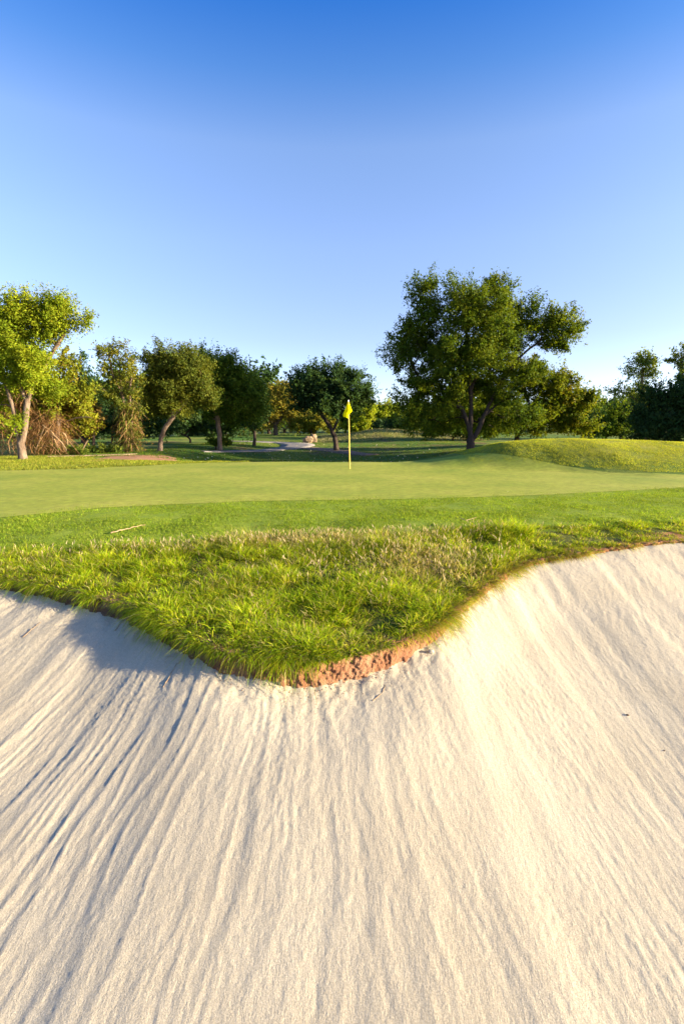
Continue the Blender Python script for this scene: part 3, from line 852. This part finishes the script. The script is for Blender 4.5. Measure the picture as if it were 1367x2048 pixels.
# ------------------------------------------------------------------ dry brush, vines
rng = np.random.default_rng(77)
def strands(name, n, sampler, cols, length, width, parent=None, down=.6, nseg=4):
    base = sampler(n)
    a = rng.uniform(0, 2 * np.pi, n)
    d0 = nrm(np.stack([np.cos(a) * .8, np.sin(a) * .6, rng.uniform(-.8, .8, n)], -1))
    bend = np.stack([rng.normal(size=n) * .55, rng.normal(size=n) * .45, -np.abs(rng.normal(size=n)) * .3 - down], -1)
    L = rng.uniform(.5, 1.2, n) * length
    cc = np.array(cols)[rng.integers(0, len(cols), n)] * rng.uniform(.7, 1.3, (n, 1))
    V, F, C = blades(base, d0, bend, L, width * rng.uniform(.6, 1.4, n), cc, cc * 1.1, nseg)
    gz = h(V[:, 0], V[:, 1]); V[:, 2] = np.maximum(V[:, 2], gz)
    return link(name, mesh_from(name, V, F, False, C), M_strand, parent)
bb = at(95, 908, 28.3); bb[2] = h(bb[0], bb[1])
brush = empty('brush_pile', bb, 'tangle of dry tan branches and dead vines behind the forked tree', 'brush')
def samp(n):
    px = np.concatenate([rng.uniform(50, 132, n // 2), rng.uniform(-70, 60, n - n // 2)])
    py = np.where(px > 60, rng.uniform(822, 896, n), rng.uniform(780, 890, n))
    return np.array([at(a, b, 28.3 + rng.uniform(-.8, 1.2)) for a, b in zip(px, py)])
strands('vines', 2300, samp, [(.24, .125, .05), (.16, .08, .03), (.33, .20, .09), (.10, .05, .02)], 1.0, .024, brush, .6)
tb = Tubes()
for (p0, p1) in (((85, 850), (133, 902)), ((92, 862), (134, 900)), ((125, 865), (136, 890)), ((60, 880), (110, 860)), ((176, 880), (166, 898)), ((135, 842), (185, 836)), ((100, 870), (118, 905)), ((20, 880), (40, 830)), ((70, 905), (90, 850))):
    A0 = at(*p0, 28 + random.uniform(-.4, .3)); A1 = at(*p1, 28 + random.uniform(-.4, .3)); A1[2] = max(A1[2], float(h(A1[0], A1[1])))
    mid = (A0 + A1) / 2 + np.array([.1, 0, .18])
    tb = Tubes(); tb.add([A0, mid * .6 + A0 * .4, mid * .6 + A1 * .4, A1], [.03, .035, .035, .02], 6)
    tb.build('branch', M_twig, brush)
def sampv(n):
    px = rng.normal(256, 9, n); py = rng.uniform(800, 893, n)
    return np.array([at(a, b, 31 + rng.uniform(-.35, .35)) for a, b in zip(px, py)])
strands('vines', 900, sampv, [(.25, .15, .06), (.30, .18, .08), (.13, .14, .025), (.16, .17, .025)], .55, .04, vt, .9)
def vineleaf(n):
    px = rng.normal(255, 13, n); py = rng.uniform(825, 903, n)
    px = 255 + (px - 255) * (.6 + .9 * (py - 825) / 80)
    return np.array([at(a, b, 31 + rng.uniform(-.4, .4)) for a, b in zip(px, py)])
pv = vineleaf(1500)
cv = np.array([(.12, .14, .02), (.16, .16, .025), (.20, .12, .04)])[rng.integers(0, 3, len(pv))]
V, F, C = leaves(pv, nrm(rng.normal(size=pv.shape) + [0, -.5, .3]), rng.uniform(.09, .17, len(pv)), .6, cv)
link('vine_leaves', mesh_from('vine_leaves', V, F, False, C), M_leaf, vt)
def sampy(n):
    px = rng.normal(556, 16, n); py = rng.uniform(838, 862, n)
    return np.array([at(a, b, 77.5 + rng.uniform(-.6, .6)) for a, b in zip(px, py)])
vb = at(556, 868, 77.4); vb[2] = h(vb[0], vb[1])
hv = empty('hanging_vines', vb, 'bare tan vines hanging around the trunk of the golden tree', 'vines')
strands('strands', 160, sampy, [(.24, .15, .08), (.16, .10, .05)], 1.6, .07, hv, .8)

# ------------------------------------------------------------------ boulder, twigs, pebbles
def boulder(name, c, size, mat, seed, label, cat, group=None, sub=4, amp=.25):
    me = bpy.data.meshes.new(name)
    import bmesh
    bm = bmesh.new(); bmesh.ops.create_icosphere(bm, subdivisions=sub, radius=1)
    for v in bm.verts:
        co = v.co
        n_ = float(fbm(co.x * 1.3 + co.z * 1.1 + seed, co.y * 1.3 - co.z * .9 + seed, seed, 4))
        f = 1 + amp * n_
        # flattened facets
        q = [max(-.8, min(.8, co.x * f)), max(-.78, min(.78, co.y * f)), max(-.6, min(.82, co.z * f))]
        v.co = (q[0] * size[0], q[1] * size[1], q[2] * size[2])
    bm.to_mesh(me); bm.free()
    for p_ in me.polygons: p_.use_smooth = False if sub > 3 else True
    o = link(name, me, mat); o.location = c
    return tag(o, label, cat, group)
rb = gp(620, 885.5)
rk = empty('boulder', rb, 'rough tan sandstone boulder beside the bend of the cart path', 'rock')
for nm, off, sz, sd in (('block', (-.12, 0, .30), (.55, .5, .5), 3), ('block', (.42, .12, .42), (.36, .45, .62), 8), ('block', (-.62, .05, .22), (.25, .3, .34), 12)):
    o = boulder(nm, off, sz, M_rock, sd, None, None)
    o.parent = rk

def spt(px, py):
    """first point of the sand along a pixel's ray"""
    d = ray(px, py); d = d / d[1]
    ys = np.linspace(1.0, 7, 3000)
    f = EYE + d[2] * ys - zs(d[0] * ys, ys)
    i = np.argmax(f < 0); y = ys[i]
    return np.array([d[0] * y, y, float(zs(d[0] * y, y))])
def twig(pts, r, label, lift=.002, group='dry twigs'):
    P = np.array(pts); P = P + np.array([0, 0, lift])
    t = np.arange(len(P)); tq = np.linspace(0, len(P) - 1, len(P) * 4)
    C = np.stack([np.interp(tq, t, P[:, k]) for k in range(3)], -1)
    C[1:-1] += rng.normal(size=C[1:-1].shape) * r * .6
    tb = Tubes(); tb.add(C, np.linspace(r, r * .4, len(C)), 6)
    o = tb.build('twig', M_twig, None)
    return tag(o, label, 'twig', group)
twig([gp(222, 1071), gp(250, 1062), gp(272, 1057), gp(291, 1053)], .009, 'pale dry twig lying on the mown fringe behind the left tall grass', .025)
twig([gp(920, 1051), gp(930, 1056), gp(940, 1053), gp(952, 1049)], .006, 'small bent twig at the back of the dry tall grass', .10)
twig([spt(326, 1375), spt(340, 1352), spt(352, 1330), spt(364, 1322)], .003, 'thin brown twig on the sand below the left bank')
twig([spt(745, 1402), spt(765, 1385), spt(770, 1370)], .003, 'short curved twig on the sand below the clay nose')
twig([spt(46, 1275), spt(65, 1258), spt(82, 1245)], .0035, 'straw-coloured stem on the shaded sand at the left edge')
twig([spt(230, 1262), spt(245, 1243), spt(256, 1232)], .003, 'straw-coloured stem on the sand under the left clay bank')
for i, (px, py, r, lab, mt) in enumerate(((861, 1305, .022, 'whitish pebble at the right end of the clay nose', M_pebble), (1254, 1431, .009, 'dark brown pebble on the open sand at the right', M_pebble_dark), (1327, 1502, .005, 'smaller dark pebble on the sand near the right edge', M_pebble_dark),
                                     (932, 1222, .016, 'brown pebble under the right grass bank', M_pebble_dark), (312, 1282, .014, 'pale lump of sand below the left bank', M_pebble))):
    p_ = spt(px, py)
    boulder('pebble', (p_[0], p_[1], p_[2] + r * .35), (r * 1.3, r, r * .8), mt, 20 + i, lab, 'pebble', 'pebbles on the sand', 3, .3)

# crumbs of clay and sand at the foot of the bank
n = 800
xx = np.concatenate([rng.uniform(-3.6, 1.4, n // 2), rng.normal(-.2, .7, n - n // 2)])
dd_ = rng.exponential(.13, n) - .01
yy = E(xx) - .05 - .2 * lip(xx) - dd_
zz = zs(xx, yy)
r = rng.uniform(.002, .006, n) * np.exp(-dd_ * 3)
oct_ = np.array([[1, 0, 0], [0, 1, 0], [-1, 0, 0], [0, -1, 0], [0, 0, 1], [0, 0, -1]], dtype=float)
V = np.stack([xx, yy, zz + r * .4], -1)[:, None] + oct_[None] * r[:, None, None] * rng.uniform(.6, 1.3, (n, 6, 1))
of = np.array([[0, 1, 4], [1, 2, 4], [2, 3, 4], [3, 0, 4], [1, 0, 5], [2, 1, 5], [3, 2, 5], [0, 3, 5]])
F = (np.arange(n)[:, None, None] * 6 + of[None]).reshape(-1, 3)
cc = np.repeat(np.where((rng.uniform(size=n) < .5)[:, None], np.array([[1.3, 1.5, 1.6]]), np.array([[1.9, 3.2, 4.4]])), 6, 0)
tag(link('clay_crumbs', mesh_from('clay_crumbs', V.reshape(-1, 3), F, False, cc), M_soil), kind='stuff')

# ------------------------------------------------------------------ tall rough grass on the tongue and along the bunker edge
rng = np.random.default_rng(5)
def tuft_field():
    out = []
    tx = rng.uniform(-5.6, 6.4, 60000)
    e, b = E(tx), B(tx)
    ty = e - .02 + rng.uniform(0, 1, len(tx)) * (b - e + .05)
    dens = np.clip(.62 + .9 * noise(tx * 1.6, ty * 1.6, 101) + .5 * noise(tx * 4.5, ty * 4.5, 102), .22, 1)
    # weight by nearness so that the part seen large is densest
    near = np.clip(4.6 / ty, .5, 1.25) ** 2
    keep = rng.uniform(size=len(tx)) < np.maximum(dens, .55 * np.exp(-(ty - e) / .2)) * near * .50 * (b - e) / 4.0
    return tx[keep], ty[keep]
tx, ty = tuft_field()
nb = 35
T = len(tx)
d_edge = ty - E(tx)
ti = np.repeat(np.arange(T), nb); n = len(ti)
dryT = np.clip(.12 + .75 * noise(tx * .75 + 3, ty * .9, 111) + .35 * noise(tx * 3.1, ty * 3.1, 112), 0, 1)
# dry seed-headed patches on the crest of the tongue
crest = np.exp(-((tx - .95) / .6) ** 2 - ((ty - 5.55) / .6) ** 2) * .85 + np.exp(-((tx + .5) / 1.5) ** 2 - ((ty - B(tx) + .2) / .22) ** 2) * .75
dryT = np.clip(dryT * .38 + crest + .12 * rng.normal(size=T), 0, 1)
hT = (.105 + .07 * np.clip(noise(tx * 1.4, ty * 1.4, 121) + .5 * noise(tx * 4, ty * 4, 122), -.9, 1.2)) * rng.uniform(.55, 1.35, T)
hT = hT * (1 + .55 * np.exp(-((B(tx) - ty) / .32) ** 2) * (1 - .6 * S(1.8, 3.2, tx)))
hT = hT * (1 - .35 * S(2.2, 4.2, tx)) * (1 - .25 * np.exp(-d_edge / .08))
a = rng.uniform(0, 2 * np.pi, n); rr = rng.uniform(0, 1, n) ** .6
offx = np.cos(a) * rr * .055; offy = np.sin(a) * rr * .055
bx = tx[ti] + offx; by = ty[ti] + offy
by = np.maximum(by, E(bx) + .005 + .03 * rng.uniform(0, 1, n))
bz = h(bx, np.maximum(by, E(bx) + .01)) - .01
# outward direction of the bank
gxn = -(E(bx + .1) - E(bx - .1)) / .2
nx = gxn * -1.0; ny = -np.ones(n)
nl = np.sqrt(nx * nx + ny * ny); nx, ny = -(-nx) / nl, ny / nl
hang = np.exp(-np.maximum(by - E(bx), 0) / .16) * (1 - .6 * np.exp(-((bx - .1) / .45) ** 2))
tl = rng.normal(size=(T, 2)) * .28
d0 = np.stack([np.cos(a) * rr * .62 + tl[ti, 0] + nx * hang * .5 - .05, np.sin(a) * rr * .62 + tl[ti, 1] + ny * hang * .5 - .10, np.full(n, .95) - .25 * hang], -1)
d0 = nrm(d0)
bend = np.stack([np.cos(a) * rr * .4 + rng.normal(size=n) * .16 + nx * hang * .35, np.sin(a) * rr * .4 + rng.normal(size=n) * .16 + ny * hang * .35, -.18 - .35 * rng.uniform(0, 1, n) - .45 * hang], -1)
L = hT[ti] * rng.uniform(.65, 1.45, n) * (1 + .1 * hang)
isdry = rng.uniform(size=n) < (dryT[ti] * .8 + .05)
g0 = np.array([(.225, .32, .010), (.125, .235, .006), (.32, .36, .016), (.18, .30, .008)])[rng.integers(0, 4, n)]
g1 = g0 * np.array([1.35, 1.25, 1.15])
s0 = np.array([(.36, .29, .10), (.46, .37, .16), (.40, .30, .14), (.32, .28, .07)])[rng.integers(0, 4, n)]
tv = (1 + .32 * rng.normal(size=(T, 1)))[ti].clip(.4, 1.6)
# straw-coloured sheath at the foot, green above
c0 = np.where(isdry[:, None], s0, g0 * np.array([1.25, 1.0, 1.1])) * tv
c1 = np.where(isdry[:, None], s0 * 1.15, g1) * tv
edge_or = (np.exp(-np.maximum(by - E(bx), 0) / .10) * S(.2, .8, bx) * (rng.uniform(size=n) < .65))[:, None]
c0 = c0 * (1 - edge_or) + np.array([.42, .21, .05]) * edge_or
c1 = c1 * (1 - edge_or * .6) + np.array([.36, .27, .05]) * edge_or * .6
tr = (hang > .55) & (rng.uniform(size=n) < .26)
d0[tr, 2] *= .45; d0[tr, 0] += nx[tr] * .6; d0[tr, 1] += ny[tr] * .6; d0 = nrm(d0)
bend[tr, 2] -= .5
V, F, C = blades(np.stack([bx, by, bz], -1), d0, bend, L, rng.uniform(.004, .0085, n), c0, c1, 2)
print('rough blades', n)
tag(link('rough_grass', mesh_from('rough_grass', V, F, False, C), M_grass), kind='stuff')

# seed heads standing above the dry crest
n = 1300
sxx = np.concatenate([rng.normal(-.5, 1.5, n // 2), rng.normal(.8, .8, n - n // 2)])
syy = np.concatenate([B(sxx[:n // 2]) - np.abs(rng.normal(0, .22, n // 2)), rng.normal(5.7, .5, n - n // 2)])
ok = (syy > E(sxx) + .1) & (syy < B(sxx) + .03); sxx, syy = sxx[ok], syy[ok]; n = len(sxx)
bs = np.stack([sxx, syy, h(sxx, syy)], -1)
Ls = rng.uniform(.12, .18, n)
ds = nrm(np.stack([rng.normal(size=n) * .22, rng.normal(size=n) * .22, np.ones(n)], -1))
bd = np.stack([rng.normal(size=n) * .2, rng.normal(size=n) * .2, -.1 * np.ones(n)], -1)
cs = np.array([(.46, .36, .22), (.40, .30, .17), (.50, .40, .26)])[rng.integers(0, 3, n)]
V1, F1, C1 = blades(bs, ds, bd, Ls, np.full(n, .003), cs * .8, cs, 3)
tipb = bs + (ds * .72 + bd * .52) * Ls[:, None]
V2, F2, C2 = blades(tipb, ds, bd * 2, Ls * .33, np.full(n, .010), cs, cs * 1.1, 3)
tag(link('seed_heads', mesh_from('seed_heads', np.concatenate([V1, V2]), np.concatenate([F1, F2 + len(V1)]), False, np.concatenate([C1, C2])), M_grass), kind='stuff')

# ------------------------------------------------------------------ short turf blades: fringe, mound, apron
def turf(name, n, xr, y0, y1, hgt, wid, cols, seed, accept=None, bias=1.0, lean=.5, var=.27):
    rng_ = np.random.default_rng(seed)
    x = rng_.uniform(xr[0], xr[1], n)
    a0, a1 = y0(x), y1(x)
    y = a0 + (a1 - a0) * rng_.uniform(0, 1, n) ** bias
    if accept is not None:
        k = accept(x, y) > rng_.uniform(size=n); x, y = x[k], y[k]
    n = len(x)
    z = h(x, y) - .002
    lump = np.clip(1 + .8 * noise(x * 1.2, y * 1.2, seed + 1) + .6 * noise(x * 5, y * 5, seed + 2), .25, 2.2)
    d0 = nrm(np.stack([rng_.normal(size=n) * lean, rng_.normal(size=n) * lean, np.ones(n)], -1))
    cc = np.array(cols)[rng_.integers(0, len(cols), n)] * np.clip(1 + .25 * noise(x * .9, y * .9, seed + 5)[:, None] + var * rng_.normal(size=(n, 1)), .35, 1.8)
    V, F, C = blades(np.stack([x, y, z], -1), d0, d0 * 0, hgt * lump * rng_.uniform(.6, 1.3, n), wid * rng_.uniform(.7, 1.3, n), cc, cc * 1.1, 1)
    tag(link(name, mesh_from(name, V, F, False, C), M_grass), kind='stuff')
GC = [(.17, .25, .016), (.20, .27, .02), (.26, .29, .034), (.12, .20, .012)]
turf('fringe_grass', 300000, (-7.5, 9.5), lambda x: B(x) - .2, lambda x: G(x) + .9, .019, .009, GC, 201, bias=1.15, accept=lambda x, y: 1 - S(-.5, .9, y - G(x)) ** .5)
MC = [(.33, .35, .028), (.29, .33, .025), (.37, .36, .04), (.26, .31, .022), (.38, .35, .06)]
turf('mound_grass', 200000, (4.5, 18), lambda x: np.interp(x, [2, 5, 7, 9, 12, 30], [17.2, 17.8, 16.6, 14.9, 14.4, 14.2]) , lambda x: 0 * x + 22.5, .024, .014, MC, 211, accept=lambda x, y: S(4.4, 8.0, x + .45 * (y - 17)) * .97 + .03, var=.14)
turf('apron_grass', 70000, (-19, -4), lambda x: Ff(x), lambda x: 0 * x + 27, .06, .02, [(.22, .235, .025), (.18, .21, .02), (.28, .25, .04), (.13, .18, .016)], 221, accept=lambda x, y: (((x - gp(280, 914.5)[0]) / 2.1) ** 2 + ((y - gp(280, 914.5)[1]) / 2.6) ** 2 > 1.05 + .3 * noise(x * 1.5, y * 1.5, 7)) * 1.0)
turf('hollow_grass', 60000, (-14, 12), lambda x: 0 * x + 27, lambda x: 0 * x + 62, .07, .03, [(.05, .125, .006), (.07, .14, .008), (.10, .15, .010), (.14, .13, .02)], 231, bias=1.4, lean=.8)
turf('middle_mound_grass', 16000, (-4, 16), lambda x: 0 * x + 57, lambda x: 0 * x + 72, .16, .05, [(.20, .18, .09), (.26, .23, .13), (.14, .15, .06)], 241)

# fallen leaves scattered over the hollow
rng = np.random.default_rng(9)
n = 420
x = rng.uniform(-10, 8, n); y = 28 + 26 * rng.uniform(0, 1, n) ** 1.5
V, F, C = leaves(np.stack([x, y, h(x, y) + .06], -1), nrm(rng.normal(size=(n, 3)) * .5 + [0, -.4, 1]), rng.uniform(.06, .13, n), .7, np.array([(.5, .42, .28), (.42, .30, .14), (.6, .55, .45)])[rng.integers(0, 3, n)])
tag(link('fallen_leaves', mesh_from('fallen_leaves', V, F, False, C), M_leaf), kind='stuff')
n = 60
x = rng.uniform(-6, 8, n); y = rng.uniform(9.6, 19, n)
V, F, C = leaves(np.stack([x, y, h(x, y) + .014], -1), nrm(rng.normal(size=(n, 3)) * .25 + [0, 0, 1]), rng.uniform(.015, .035, n), .7, np.array([(.55, .48, .36), (.35, .25, .12)])[rng.integers(0, 2, n)])
tag(link('leaf_litter', mesh_from('leaf_litter', V, F, False, C), M_leaf), kind='stuff')
